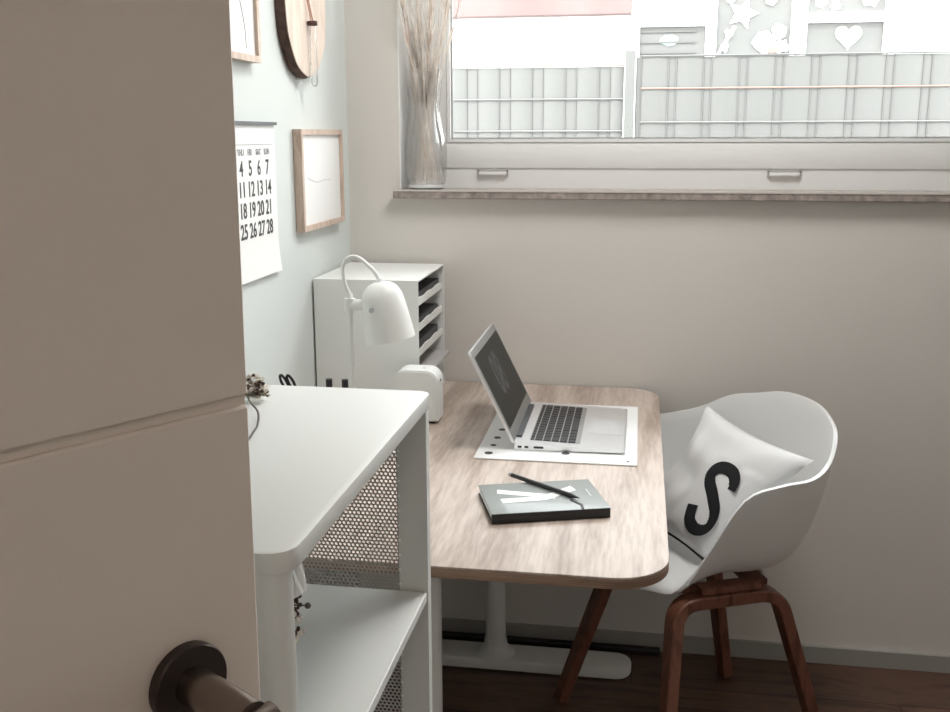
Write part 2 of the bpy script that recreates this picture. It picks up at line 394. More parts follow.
for cx,cz,a in ((2.0,2.32,.11),(2.13,2.42,.08),(2.17,2.28,.07),(1.58,2.28,.05),(1.62,2.42,.04)): decal('flower_sticker',blob(cx,cz,a,a,14,.3),STICK,w2)
decal('stem_sticker',[(1.5,2.2),(1.53,2.2),(1.70,2.48),(1.67,2.5)],STICK,w2)
for cx,cz,a in ((2.55,2.74,.07),(2.7,2.68,.05),(3.05,2.74,.09),(1.62,2.78,.05),(2.05,2.76,.06)): decal('flower_sticker',blob(cx,cz,a,a,14,.3),STICK,w3 if cx>2.4 else w2)
decal('orange_sticker',blob(2.09,2.24,.07,.03),RODR,w2,9.03)
an=thing('garden_annex',(-1.6,9.2,-.05),'white rendered annex with a red tiled roof beyond the lower fence','building')
link('annex_wall',B(-5,.60,9.13,11.5,-.04,3.1),OUTW,an)
bm=bmesh.new(); prism(bm,[(8.9,2.635),(8.9,3.3),(9.2,3.4),(11.6,4.1),(11.6,3.9),(9.12,3.2),(9.12,2.635)],lambda y,z:(-5.2,y,z),lambda y,z:(.585,y,z))
link('annex_roof',bm,OUTR,an)

# ------------------------------------------------------------------ desk
dz=.73
desk=thing('desk',(.403,-.59,0),'height-adjustable desk with whitewashed oak top and white T legs','desk')
poly=rrect(.004,.806,-1.163,-.006,.085,10,(1,0,0,1))
bm=bmesh.new(); slab(bm,poly,dz-.004,dz,.0012)
top=link('desktop',bm,DESKW,desk,smooth=30)
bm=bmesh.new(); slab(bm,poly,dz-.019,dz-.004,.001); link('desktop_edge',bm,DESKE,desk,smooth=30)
bm=bmesh.new(); box(bm,.25,.30,-1.06,-.10,dz-.062,dz-.0195); box(bm,.51,.56,-1.06,-.10,dz-.062,dz-.0195)
link('underframe',bm,WHITE,desk)
for y in (-.14,-1.0):
    bm=bmesh.new(); slab(bm,rrect(.379,.431,y-.03,y+.03,.024,6),.034,dz-.062)
    # flared collar
    link('leg_column',bm,WHITE,desk,smooth=30)
    bm=bmesh.new(); slab(bm,rrect(.05,.76,y-.045,y+.045,.044,8),.002,.034,.006)
    link('foot',bm,WHITE,desk,smooth=30)
    bm=lathe(bmesh.new(),[(.052,.034),(.040,.040),(.031,.056),(.029,.075)],24,M=Matrix.Translation((.405,y,0)))
    link('collar',bm,WHITE,desk,smooth=40)
    link('cross_bracket',B(.12,.69,y-.025,y+.025,dz-.05,dz-.0195),WHITE,desk)
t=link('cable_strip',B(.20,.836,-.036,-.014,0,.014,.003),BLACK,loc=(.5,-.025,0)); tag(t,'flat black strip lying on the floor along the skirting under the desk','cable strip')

# desk pad
pad=thing('desk_pad',(.59,-.42,dz),'white paper desk pad with black dots under the laptop','desk pad')
link('paper_sheet',B(.430,.755,-.645,-.205,dz+.0002,dz+.0035,.0008,1),PAPER,pad)
for x,y,rr in ((.461,-.443,.0075),(.459,-.504,.0075),(.458,-.558,.006),(.456,-.612,.0085),(.611,-.592,.0085),(.737,-.626,.003)):
    bm=lathe(bmesh.new(),[(0,dz+.0042),(rr,dz+.0042),(rr,dz+.0034)],14,M=Matrix.Translation((x,y,0))); link('printed_dot',bm,INK,pad)

# laptop -------------------------------------------------------------
zb=dz+.0035
lap=thing('laptop',(.615,-.418,zb),'open silver laptop with black keys and dark screen on the desk pad','laptop')
y0,y1,x0,x1=-.583,-.255,.505,.731
bm=bmesh.new()
pr=[(x0,zb+.0005),(x0,zb+.0165),(x1-.004,zb+.008),(x1,zb+.006),(x1-.01,zb+.0035),(x0+.03,zb+.0005)]
prism(bm,pr,lambda x,z:(x,y0,z),lambda x,z:(x,y1,z))
base=link('laptop_base',bm,ALU,lap)
def deckz(x): return zb+.0165-(x-x0)*(.0085/.222)
def on_deck(name,xa,xb,ya,yb,h,m,par,off=0,bev=0):
    bm=bmesh.new(); b=box(bmesh.new(),xa,xb,ya,yb,off,off+h,bev,1)
    for v in b.verts: v.co.z+=deckz(v.co.x)
    merge(bm,b); return link(name,bm,m,par,smooth=30)
on_deck('key_well',.534,.638,-.560,-.278,.0004,ALUD,base)
rows=[(.0095,14),(.0175,14),(.0175,14),(.0175,13),(.0175,12),(.0175,9)]
xx=.536
for ri,(d,n) in enumerate(rows):
    L=.280; y=-.559; ws=[1.0]*n
    if ri==1: ws[-1]=1.5
    if ri==2: ws[0]=1.5
    if ri==3: ws[0]=1.7; ws[-1]=1.6
    if ri==4: ws[0]=2.2; ws[-1]=2.2
    if ri==5: ws=[1,1,1,1.2,5,1.2,1,1,1]
    tot=sum(ws)
    for w in ws:
        kw=L*w/tot
        on_deck('key',xx,xx+d-.0028,y+.0014,y+kw-.0014,.0014,KEY,base,.0004)
        y+=kw
    xx+=d-.0004
on_deck('trackpad',.652,.721,-.475,-.370,.0003,mat('trackpad_glass',(.72,.72,.73),.3,metal=.4),base,.0001)
for a,b2 in ((.512,.520),(.526,.534),(.545,.565)):
    link('port',B(a,b2,y0-.0004,y0+.001,zb+.005,zb+.0095),BLACK,base)
on_deck('hinge',.503,.516,-.545,-.293,.006,DARK,base,-.002)
# lid
hp=V(.5055,0,zb+.0165); up=V(.413,0,.937)-hp; Ls=up.length; up.normalize(); nn=V(up.z,0,-up.x)  # nn faces +x (user)
def LP(y,v,n): p=hp+up*v+nn*n; return V(p.x,y,p.z)
Ml=Matrix(((0,up.x,nn.x,hp.x),(1,0,0,0),(0,up.z,nn.z,hp.z),(0,0,0,1)))
bm=bmesh.new(); slab(bm,rrect(y0,y1,.0,Ls,.010,5,(1,1,0,0)),-.006,0,.0008); bm.transform(Ml)
lid=link('laptop_lid',bm,ALU,lap,smooth=30)
bm=bmesh.new(); slab(bm,rrect(y0+.0015,y1-.0015,.002,Ls-.0015,.009,5,(1,1,0,0)),0,.0006); bm.transform(Ml); link('bezel',bm,mat('bezel_silver',(.30,.30,.29),.4,metal=.5),lid)
bm=bmesh.new(); box(bm,y0+.012,y1-.010,.026,Ls-.017,.0006,.0010); bm.transform(Ml); scr=link('screen',bm,SCREEN,lid)
bm=text_bm('08',.125,.0001,.002,.78)
bm.transform(Ml@Matrix.Translation((-.435,.118,.0012))); link('screen_digits',bm,SCRD,scr)

# notebook + pencil ----------------------------------------------------
c4=[V(.471,-.846,0),V(.667,-.785,0),V(.711,-.921,0),V(.517,-.985,0)]
ctr=sum(c4,V(0,0,0))/4; ax=((c4[1]-c4[0])+(c4[2]-c4[3])).normalized(); ay=V(-ax.y,ax.x,0)
W2,H2=.1025,.0735
nb=thing('notebook',(ctr.x,ctr.y,dz),'closed grey-covered notebook with white crossing bands on the desk','notebook')
Mn=Matrix(((ax.x,ay.x,0,ctr.x),(ax.y,ay.y,0,ctr.y),(0,0,1,0),(0,0,0,1)))
def nbox(name,x0,x1,y0,y1,z0,z1,m,par,bev=0,poly=None):
    bm=bmesh.new()
    if poly: prism(bm,poly,lambda a,b:(a,b,z0),lambda a,b:(a,b,z1))
    else: box(bm,x0,x1,y0,y1,z0,z1,bev,2)
    bm.transform(Mn); return link(name,bm,m,par,smooth=30)
nbox('back_cover',-W2,W2,-H2,H2,dz+.0003,dz+.0028,BLACK,nb,.0008)
nbox('page_block',-W2+.003,W2-.003,-H2+.002,H2-.003,dz+.0028,dz+.0155,PAPER,nb)
nbox('spine',-W2,W2,-H2-.001,-H2+.0045,dz+.0005,dz+.0178,BLACK,nb,.001)
cv=nbox('front_cover',-W2,W2,-H2,H2,dz+.0155,dz+.0182,COVER,nb,.0008)
Mi=Mn.inverted()
def nl(x,y): q=Mi@V(x,y,0); return (q.x,q.y)
zt=dz+.0182
nbox('white_band',0,0,0,0,zt,zt+.0003,PAPER,cv,poly=[nl(.509,-.866),nl(.512,-.886),nl(.615,-.895),nl(.612,-.876)])
nbox('white_band',0,0,0,0,zt,zt+.0004,PAPER,cv,poly=[nl(.521,-.912),nl(.528,-.932),nl(.600,-.905),nl(.648,-.846),nl(.636,-.826),nl(.590,-.888)])
nbox('cover_print',0,0,0,0,zt,zt+.0003,INKP,cv,poly=[nl(.664,-.838),nl(.6655,-.837),nl(.6765,-.870),nl(.675,-.871)])
pa,pb=V(.527,-.797,zt+.005),V(.657,-.898,zt+.0045); d=(pb-pa).normalized()
pe=thing('pencil',(pa+pb)/2,'black pencil lying diagonally across the notebook','pencil')
bm=bmesh.new(); tube(bm,[pa,pb-d*.018],.0040,6); link('barrel',bm,BLACK,pe)
bm=bmesh.new(); tube(bm,[pb-d*.018,pb],[.0040,.0008],6); link('tip',bm,mat('pencil_tip',(.04,.035,.03),.5),pe)
bm=bmesh.new(); tube(bm,[pa-d*.006,pa],[.0038,.0043],10); link('end_cap',bm,ALUD,pe)
nbox('pencil_shadow',0,0,0,0,zt+.0003,zt+.0012,BLACK,nb,poly=[nl(.640,-.899),nl(.643,-.895),nl(.664,-.917),nl(.668,-.938),nl(.664,-.936),nl(.660,-.920)])  # black strip painted on the cover as the pencil's shadow

# ------------------------------------------------------------------ letter sorter
so=thing('letter_tray_cabinet',(.13,-.178,dz),'white box letter sorter with open side trays in the desk corner','letter sorter')
X0,X1,Y0,Y1,Z0,Z1=.005,.252,-.333,-.020,dz+.001,1.043
bm=bmesh.new(); th=.003
box(bm,X0,X1,Y0,Y0+th,Z0,Z1); box(bm,X0,X1,Y1-th,Y1,Z0,Z1); box(bm,X0,X1,Y0+th,Y1-th,Z1-th,Z1); box(bm,X0,X1,Y0+th,Y1-th,Z0,Z0+th); box(bm,X0,X0+th,Y0+th,Y1-th,Z0+th,Z1-th)
link('cabinet_body',bm,WHITE,so)
for i,z in enumerate((.984,.924,.864,.804)):
    bm=bmesh.new(); box(bm,X0+.006,X1-.008,Y0+.004,Y1-.004,z-.004,z-.002)
    # wavy raised front lip
    n=16
    for k in range(n):
        a=Y0+.004+(Y1-Y0-.008)*k/n; b2=Y0+.004+(Y1-Y0-.008)*(k+1)/n
        box(bm,X1-.010,X1-.006,a,b2,z-.004,z+.013+.0015*math.sin(k*1.1+i))
    link('tray',bm,WHITE,so)
    if i<4:
        s=link('paper_stack',B(X0+.03,X1-.012,Y0+.006,Y1-.012-.01*i,z-.0018,z+(.024,.020,.028,.012)[i]),DARK if i!=3 else PAPERG,loc=(.13,-.2,z-.0018))  # dark stacks also put the shade of the tray interiors into colour
        tag(s,('dark papers deepening the shade in the topmost tray of the letter sorter','dark papers deepening the shade in the second tray from the top of the sorter','dark magazines deepening the shade in the third tray from the top of the sorter','grey papers in the fourth tray from the top of the sorter')[i],'papers','papers in the letter sorter')
bm=bmesh.new(); box(bm,.08,.270,-.325,-.040,.8165,.8215)
br=link('brochure',bm,PAPERG,loc=(.2,-.18,.8165)); tag(br,'pale grey brochure sticking out of the lowest visible tray of the letter sorter','brochure')
bm=bmesh.new(); box(bm,X0+.006,X1-.008,Y0+.004,Y1-.004,.750,.7545); link('tray',bm,WHITE,so)

# rounded device
dv=thing('desktop_device',(.255,-.385,dz),'small white rounded-corner device in front of the letter sorter','desktop device')
bm=bmesh.new(); b=bmesh.new()
prism(b,rrect(.208,.311,dz+.006,.852,.028,8,(1,1,0,0)),lambda a,c:(a,-.413,c),lambda a,c:(a,-.347,c))
bmesh.ops.recalc_face_normals(b,faces=b.faces[:]); bmesh.ops.bevel(b,geom=[e for e in b.edges if abs(e.verts[0].co.y-e.verts[1].co.y)<1e-6],offset=.003,segments=2,affect='EDGES'); merge(bm,b)
link('housing',bm,WHITE,dv,smooth=30)
link('base_foot',B(.214,.300,-.407,-.353,dz+.0003,dz+.006),BLACK,dv)
bm=lathe(bmesh.new(),[(0,.0008),(.003,.0008),(.003,-.001)],12,M=Matrix.Translation((.311,-.378,.825))@Matrix.Rotation(PI/2,4,'Y')); link('side_button',bm,DARK,dv)
bm=lathe(bmesh.new(),[(0,.0008),(.004,.0008),(.004,-.001)],12,M=Matrix.Translation((.275,-.38,.852))); link('top_button',bm,INKP,dv)

# ------------------------------------------------------------------ lamp
lx,ly=.184,-.65
la=thing('desk_lamp',(lx,ly,dz),'white desk lamp with a bell-shaped shade and looped cable','desk lamp')
bm=lathe(bmesh.new(),[(0,dz+.0005),(.085,dz+.0005),(.085,dz+.012),(.081,dz+.016),(.012,dz+.018),(0,dz+.018)],40,M=Matrix.Translation((lx,ly,0))); link('base',bm,WHITE,la,smooth=40)
bm=bmesh.new(); tube(bm,[(lx+.003,ly,dz+.016),(lx,ly,1.035)],.0058,16); link('pole',bm,WHITE,la,smooth=40)
bm=bmesh.new(); tube(bm,[(lx,ly,1.026),(lx,ly,1.052)],.0108,20); tube(bm,[(lx,ly,1.052),(lx,ly,1.062)],[.0065,.005],16); link('joint',bm,WHITE,la,smooth=40)
bm=bmesh.new(); tube(bm,[(lx,ly,1.039),(.222,ly,1.039)],.0112,20); link('arm',bm,WHITE,la,smooth=40)
ang=math.radians(-11); ctr_=V(.254,ly,1.033)
Msh=Matrix.Translation(ctr_)@Matrix.Rotation(ang,4,'Y')
prof=[(.0,.054),(.012,.0535),(.024,.049),(.034,.040),(.040,.027),(.043,.010),(.0455,-.015),(.0475,-.040),(.0495,-.062),(.0485,-.062),(.0465,-.040),(.0445,-.015),(.042,.010),(.038,.026),(.032,.038),(.022,.047),(0,.051)]
bm=lathe(bmesh.new(),prof,48,M=Msh); sh=link('lamp_shade',bm,WHITE,la,smooth=50)
bm=bmesh.new(); tube(bm,[Msh@V(-.014,-.0385,.006),Msh@V(-.014,-.0450,.006)],[.0052,.0052],20); link('pivot_screw',bm,CHROME,la,smooth=40)
bm=lathe(bmesh.new(),[(0,.018),(.010,.016),(.018,.004),(.022,-.012),(.018,-.028),(.008,-.034),(0,-.035)],24,M=Msh); link('bulb',bm,mat('bulb_opal_glass',(.85,.84,.8),.3),la,smooth=40)
cp=smooth_path([(lx,ly,1.060),(.176,ly,1.078),(.172,ly,1.098),(.173,ly,1.118),(.180,ly,1.130),(.192,ly,1.1345),(.205,ly,1.132),(.222,ly,1.119),(.236,ly,1.105),(.243,ly,1.092),(.245,ly,1.083)],5)
bm=bmesh.new(); tube(bm,cp,.0038,10); link('cable',bm,WHITE,la,smooth=60)
bm=bmesh.new(); tube(bm,[(.2445,ly,1.082),(.246,ly,1.093)],[.0075,.005],14); link('cable_gland',bm,WHITE,la,smooth=40)

# pen cups with scissors and markers (their tips show above the shelf)
def cup(x,y,h,label):
    t=thing('pen_cup',(x,y,dz),label,'pen cup')
    bm=lathe(bmesh.new(),[(0,dz+.0005),(.036,dz+.0005),(.038,dz+h),(.0355,dz+h),(.034,dz+.004),(0,dz+.004)],28,M=Matrix.Translation((x,y,0))); link('cup_body',bm,WHITE,t,smooth=40); return t
cup(.192,-.78,.10,'white pen cup holding the black markers behind the shelf')
cup(.093,-.78,.10,'white pen cup holding the black scissors behind the shelf')
for px in (.177,.208):
    m_=thing('marker_pen',(px,-.78,dz+.005),'right black marker cap showing above the back edge of the white shelf' if px>.19 else 'left black marker cap showing above the back edge of the white shelf','marker pen','black markers in the pen cup')
    bm=bmesh.new(); tube(bm,[(px,-.78,dz+.005),(px,-.78,.88)],.0055,12); link('barrel',bm,DARK,m_)
    bm=bmesh.new(); tube(bm,[(px,-.78,.88),(px,-.78,.919)],.0062,12); link('cap',bm,BLACK,m_)
sc=thing('scissors',(.095,-.78,dz+.005),'black scissors with loop handles sticking up behind the white shelf','scissors')
for dx,sg in ((-.010,-1),(.012,1)):
    bm=bmesh.new(); c=V(.095+dx*.62,-.78,.909); pts=[c+V(.0055*math.cos(t)-.006*math.sin(t),0,.014*math.sin(t)) for t in [2*PI*k/20 for k in range(21)]]
    tube(bm,pts,.0028,8,cap=False); link('handle_loop',bm,BLACK,sc,smooth=60)
    bm=bmesh.new(); tube(bm,[(.095+dx,-.78,.898),(.095-dx*.4,-.78+.002*sg,.80),(.095-dx*.6,-.78+.002*sg,dz+.006)],[.004,.004,.0015],6); link('blade',bm,ALU,sc)

# ------------------------------------------------------------------ shelf unit (white metal)
SX0,SX1,SY0,SY1,SZ=.045,.5120,-1.930,-1.462,1.0815
sf=thing('shelf_unit',(.28,-1.70,0),'white metal shelving unit with perforated end panels beside the door','shelf')
bm=bmesh.new(); slab(bm,rrect4(SX0,SX1,SY0,SY1,(.014,.014,.022,.022),10),SZ-.0165,SZ,.0012); link('top_panel',bm,SHELFM,sf,smooth=30)
for z in (.849,.47,.09):
    bm=bmesh.new(); box(bm,SX0+.006,SX1-.001,SY0+.022,SY1-.0325,z-.012,z,.001,1)
    link('shelf_board',bm,SHELFM,sf)
pw=.034
for (cx,cy,cs) in ((SX1,SY1,(1,0,0,0)),(SX1,SY0,(0,0,0,1)),(SX0,SY1,(0,1,0,0)),(SX0,SY0,(0,0,1,0))):
    xa,xb=(cx-pw,cx) if cx>.2 else (cx,cx+pw); ya,yb=(cy-.030,cy) if cy>-1.7 else (cy+.002,cy+.021)
    if cy<-1.7: xa,xb=(xa-.006,xb-.006)
    bm=bmesh.new(); slab(bm,rrect(xa,xb,ya,yb,.0165,8,cs),.003,SZ-.0170)
    link('corner_post',bm,SHELFM,sf,smooth=30)
for y in (SY1-.008,SY0+.008):
    # perforated sheets between posts: three bays
    link('perforated_panel',B(SX0+pw,SX1-pw-.006,y-.0006,y+.0006,.03,SZ-.0175),PERF,sf)
    link('panel_seam',B(SX1-pw-.006,SX1-pw,y-.003,y+.003,.03,SZ-.0175),PAPERG,sf)
bm=bmesh.new(); 
for k in range(52):
    z=.10+k*.018
    if z<SZ-.03: lathe(bm,[(0,.0006),(.0016,.0006),(.0016,-.0005)],8,M=Matrix.Translation((SX1-pw+.001,SY1-.0304,z))@Matrix.Rotation(PI/2,4,'X'))
link('peg_hole_row',bm,STICK,sf)

sf.rotation_euler.z=-.0096; sf.location.x+=.0018
# dried sprig lying on top of the shelf
def blossoms(name,label,cat,centres,stem_pts,n,rad,spread,seedn,origin):
    t=thing(name,origin,label,cat)
    bm=bmesh.new(); bs=bmesh.new()
    for i in range(n):
        c=V(*random.choice(centres))+V(random.gauss(0,spread[0]),random.gauss(0,spread[1]),abs(random.gauss(0,spread[2])))
        r_=rad*random.uniform(.7,1.2)
        for k in range(5):
            a=2*PI*k/5+random.random(); el=random.uniform(-.2,.9)
            d_=V(math.cos(a)*math.cos(el),math.sin(a)*math.cos(el),math.sin(el)); s_=d_.cross(V(0,0,1)).normalized()
            p0=c; p1=c+d_*r_*.6+s_*r_*.4; p2=c+d_*r_*1.15; p3=c+d_*r_*.6-s_*r_*.4
            vs=[bm.verts.new(q) for q in (p0,p1,p2,p3)]; bm.faces.new(vs)
            vs2=[bm.verts.new(q+V(0,0,-.0006)) for q in (p0,p3,p2,p1)]; bm.faces.new(vs2)
        if i<seedn:
            b2=bmesh.new(); bmesh.ops.create_icosphere(b2,subdivisions=1,radius=r_*.42,matrix=Matrix.Translation(c+V(random.uniform(-.3,.3)*r_,-r_*.5,r_*.4))); merge(bs,b2)
    o=link('petals',bm,CREAM,t); o['kind']='stuff'
    o=link('seed_heads',bs,SEED,t); o['kind']='stuff'
    bm=bmesh.new()
    for sp in stem_pts: tube(bm,smooth_path(sp,5),.0011,6)
    link('stem',bm,STEM,t); return t
blossoms('dried_flower_sprig','cream and brown dried flower sprig lying on top of the white shelf','dried flowers',
    [(.324,-1.522,1.090),(.314,-1.518,1.098),(.334,-1.527,1.094),(.337,-1.532,1.086),(.322,-1.537,1.088)],
    [[(.322,-1.525,1.092),(.338,-1.565,1.090),(.361,-1.600,1.088),(.374,-1.635,1.0845),(.379,-1.660,1.084),(.385,-1.69,1.084)]],110,.0050,(.006,.006,.004),60,(.32,-1.52,1.082))
# bunch hanging under the top behind the near post
hg=thing('hanging_dried_bouquet',(.462,-1.83,1.06),'paper-wrapped dried bouquet hanging upside down inside the shelf behind the near post','dried bouquet')
bm=lathe(bmesh.new(),[(.004,1.0595),(.014,1.055),(.018,1.04),(.0225,1.018),(.024,1.004),(.021,1.006),(.015,1.04),(.003,1.055)],22,M=Matrix.Translation((.462,-1.83,0)))
for v in bm.verts: v.co+=V(random.uniform(-1,1),random.uniform(-1,1),random.uniform(-1,1))*.0012
link('paper_wrap',bm,PAPER,hg)
bm=bmesh.new(); bs=bmesh.new()
for i in range(260):
    z=random.uniform(.950,1.006); rr=.024*min(1,(z-.940)/.03)*random.uniform(.3,1); a=random.uniform(0,2*PI); c=V(.462+rr*math.cos(a),-1.83+rr*math.sin(a),z)
    b2=bmesh.new(); bmesh.ops.create_icosphere(b2,subdivisions=1,radius=random.uniform(.0012,.0024),matrix=Matrix.Translation(c)@Matrix.Diagonal((1,1,1.4,1))); merge(bm if i%2 else bs,b2)
link('petals',bm,CREAM,hg)['kind']='stuff'; link('seed_heads',bs,SEED,hg)['kind']='stuff'
bm=bmesh.new(); tube(bm,[(.462,-1.83,1.0),(.470,-1.83,.992),(.4865,-1.83,.9925)],.0006,6); b2=bmesh.new(); bmesh.ops.create_icosphere(b2,subdivisions=1,radius=.003,matrix=Matrix.Translation((.4875,-1.83,.9925))); merge(bm,b2)
tube(bm,[(.462,-1.83,1.0598),(.462,-1.83,.95)],.001,6)
link('stem',bm,STEM,hg)

# ------------------------------------------------------------------ wall pictures
def frame(name,ya,yb,za,zb_,label,art):
    t=thing(name,(0,(ya+yb)/2,za),label,'picture','framed line drawings on the sage wall'); w=.012; d=.020
    bm=bmesh.new(); box(bm,.0015,d,ya,yb,za,za+w); box(bm,.0015,d,ya,yb,zb_-w,zb_); box(bm,.0015,d,ya,ya+w,za+w,zb_-w); box(bm,.0015,d,yb-w,yb,za+w,zb_-w)
    link('frame',bm,OAK,t)
    link('print',B(.0015,.013,ya+w,yb-w,za+w,zb_-w),PAPER,t)
    bm=bmesh.new(); tube(bm,smooth_path(art,6),.0009,5); link('line_drawing',bm,INKG if 'upper' in label else INKP,t)
    return t
frame('picture_frame',-.424,-.112,1.158,1.380,'light oak framed pale drawing hanging right of the calendar',[(.0132,-.37,1.275),(.0132,-.34,1.267),(.0132,-.30,1.262),(.0132,-.25,1.265),(.0132,-.2,1.264)])
frame('picture_frame',-.93,-.640,1.502,1.88,'light oak framed line drawing, upper one above the calendar',[(.0132,-.745,1.70),(.0132,-.738,1.64),(.0132,-.715,1.60),(.0132,-.700,1.56),(.0132,-.697,1.525)])

# calendar
ca=thing('wall_calendar',(0,-.73,1.39),'white wall calendar page with large black numbers beside the door edge','calendar')
def CALX(y,z): return .004+ .010*max(0,(1.16-z)/.07)**1.5*.6
bm=bmesh.new(); nz=20; ya,yb,za,zb_=-.915,-.546,1.092,1.388
g=[[bm.verts.new((CALX(0,za+(zb_-za)*j/nz)-o_,y,za+(zb_-za)*j/nz+ (0))) for j in range(nz+1)] for o_ in (0,.0012) for y in (ya,yb)]
for j in range(nz):
    bm.faces.new((g[0][j],g[1][j],g[1][j+1],g[0][j+1])); bm.faces.new((g[2][j+1],g[3][j+1],g[3][j],g[2][j]))
    bm.faces.new((g[0][j],g[0][j+1],g[2][j+1],g[2][j])); bm.faces.new((g[1][j],g[3][j],g[3][j+1],g[1][j+1]))
bm.faces.new((g[0][0],g[2][0],g[3][0],g[1][0])); bm.faces.new((g[0][nz],g[1][nz],g[3][nz],g[2][nz]))
link('calendar_sheet',bm,PAPER,ca,smooth=30)
link('hanger_bar',B(.001,.010,ya-.004,yb+.003,1.387,1.393),mat('hanger_grey',(.10,.11,.12),.4),ca)
link('rule_line',B(.0040,.0046,ya+.01,yb-.012,1.3490,1.3502),INKG,ca)
link('rule_line',B(.0046,.0056,ya+.01,yb-.012,1.1295,1.1305),INKP,ca)
Mc=lambda y,z:Matrix(((0,0,1,.0046),(1,0,0,y),(0,1,0,z),(0,0,0,1)))
days=['MON','TUE','WED','THU','FRI','SAT','SUN']
for c in range(7):
    y=-.594-(6-c)*.0452
    bm=text_bm(days[c],.0165,.0002,.0004,.95); bm.transform(Mc(y,1.335)); link('weekday_name',bm,INKG,ca)
    for r_ in range(4):
        bm=text_bm(str(r_*7+c+1),.041,.0002,.0006,.88); bm.transform(Mc(y,1.304-r_*.0395)); link('date_number',bm,INK,ca)

# round wooden wall vase
pc=(-.366,1.628); R_=.138
pl=thing('wall_plaque',(0,pc[0],pc[1]),'round pale wooden wall disc with dark bark rim and hanging glass tube','wall decoration')
Mp=Matrix.Translation((0,pc[0],pc[1]))@Matrix.Rotation(PI/2,4,'Y')
nseg=72; prof_o=[R_*(1+.012*math.sin(3*2*PI*k/nseg+1)+.006*math.sin(11*2*PI*k/nseg)) for k in range(nseg)]
bm=bmesh.new()
rings=[]
for x,s_ in ((.001,1.0),(.012,1.01),(.0215,.985)):
    rings.append([bm.verts.new((x,pc[0]+prof_o[k]*s_*math.cos(2*PI*k/nseg),pc[1]+prof_o[k]*s_*math.sin(2*PI*k/nseg))) for k in range(nseg)])
for a,b in zip(rings,rings[1:]):
    for k in range(nseg): bm.faces.new((a[k],a[(k+1)%nseg],b[(k+1)%nseg],b[k]))
bm.faces.new(rings[0]); bm.faces.new(rings[-1])
link('bark_rim',bm,BARK,pl,smooth=40)
bm=bmesh.new(); prism(bm,[(prof_o[k]*.975*math.cos(2*PI*k/nseg),prof_o[k]*.975*math.sin(2*PI*k/nseg)) for k in range(nseg)],lambda a,b:(.0212,pc[0]+a,pc[1]+b),lambda a,b:(.0235,pc[0]+a,pc[1]+b))
link('wood_face',bm,PLY,pl)
ty=-.361
tb=thing('glass_tube_vase',(.033,ty,1.60),'slim glass tube hanging on a cord in front of the round wooden disc','tube vase')
bm=lathe(bmesh.new(),[(0,1.470),(.005,1.472),(.008,1.480),(.008,1.600),(.0072,1.600),(.0072,1.481),(.0045,1.4735),(0,1.472)],20,M=Matrix.Translation((.034,ty,0))); link('tube',bm,VGLASS,tb,smooth=60)
bm=lathe(bmesh.new(),[(.0075,1.598),(.0105,1.599),(.0105,1.607),(.0075,1.608)],20,M=Matrix.Translation((.034,ty,0))); link('collar',bm,SEED,tb,smooth=30)
bm=bmesh.new(); tube(bm,[(.034,ty-.008,1.606),(.026,ty-.026,1.68),(.026,ty-.012,1.74)],.0013,6); tube(bm,[(.034,ty+.004,1.606),(.026,ty-.018,1.68),(.026,ty-.012,1.74)],.0013,6); link('cord',bm,CORD,tb)

# ------------------------------------------------------------------ vase with dried grasses
vx,vy,vz=.200,.022,WZ0+.0008
va=thing('vase',(vx,vy,vz),'clear glass carafe vase on the left end of the window sill','vase')
po=[(0,0),(.040,.0),(.047,.004),(.049,.014),(.052,.04),(.054,.075),(.0535,.10),(.050,.125),(.043,.155),(.0385,.18),(.037,.20),(.038,.22),(.041,.25),(.0465,.296)]
pi_=[(r_-.0025,max(z,.012)) for r_,z in po[::-1] if r_>.045 or z>.1]
prof=[(r_,z+vz) for r_,z in po]+[(r_,z+vz) for r_,z in pi_]+[(0,vz+.012)]
bm=lathe(bmesh.new(),prof,48,M=Matrix.Translation((vx,vy,0))); link('vase_body',bm,VGLASS,va,smooth=60)
bm=lathe(bmesh.new(),[(0,vz+.0125),(.042,vz+.0125),(.046,vz+.0065),(.0455,vz+.003),(.036,vz+.0025),(0,vz+.0025)],40,M=Matrix.Translation((vx,vy,0))); link('thick_base',bm,mat('vase_base_glass',(.85,.86,.85),.12,spec=.8),va,smooth=50)
specs=[]
N_=20
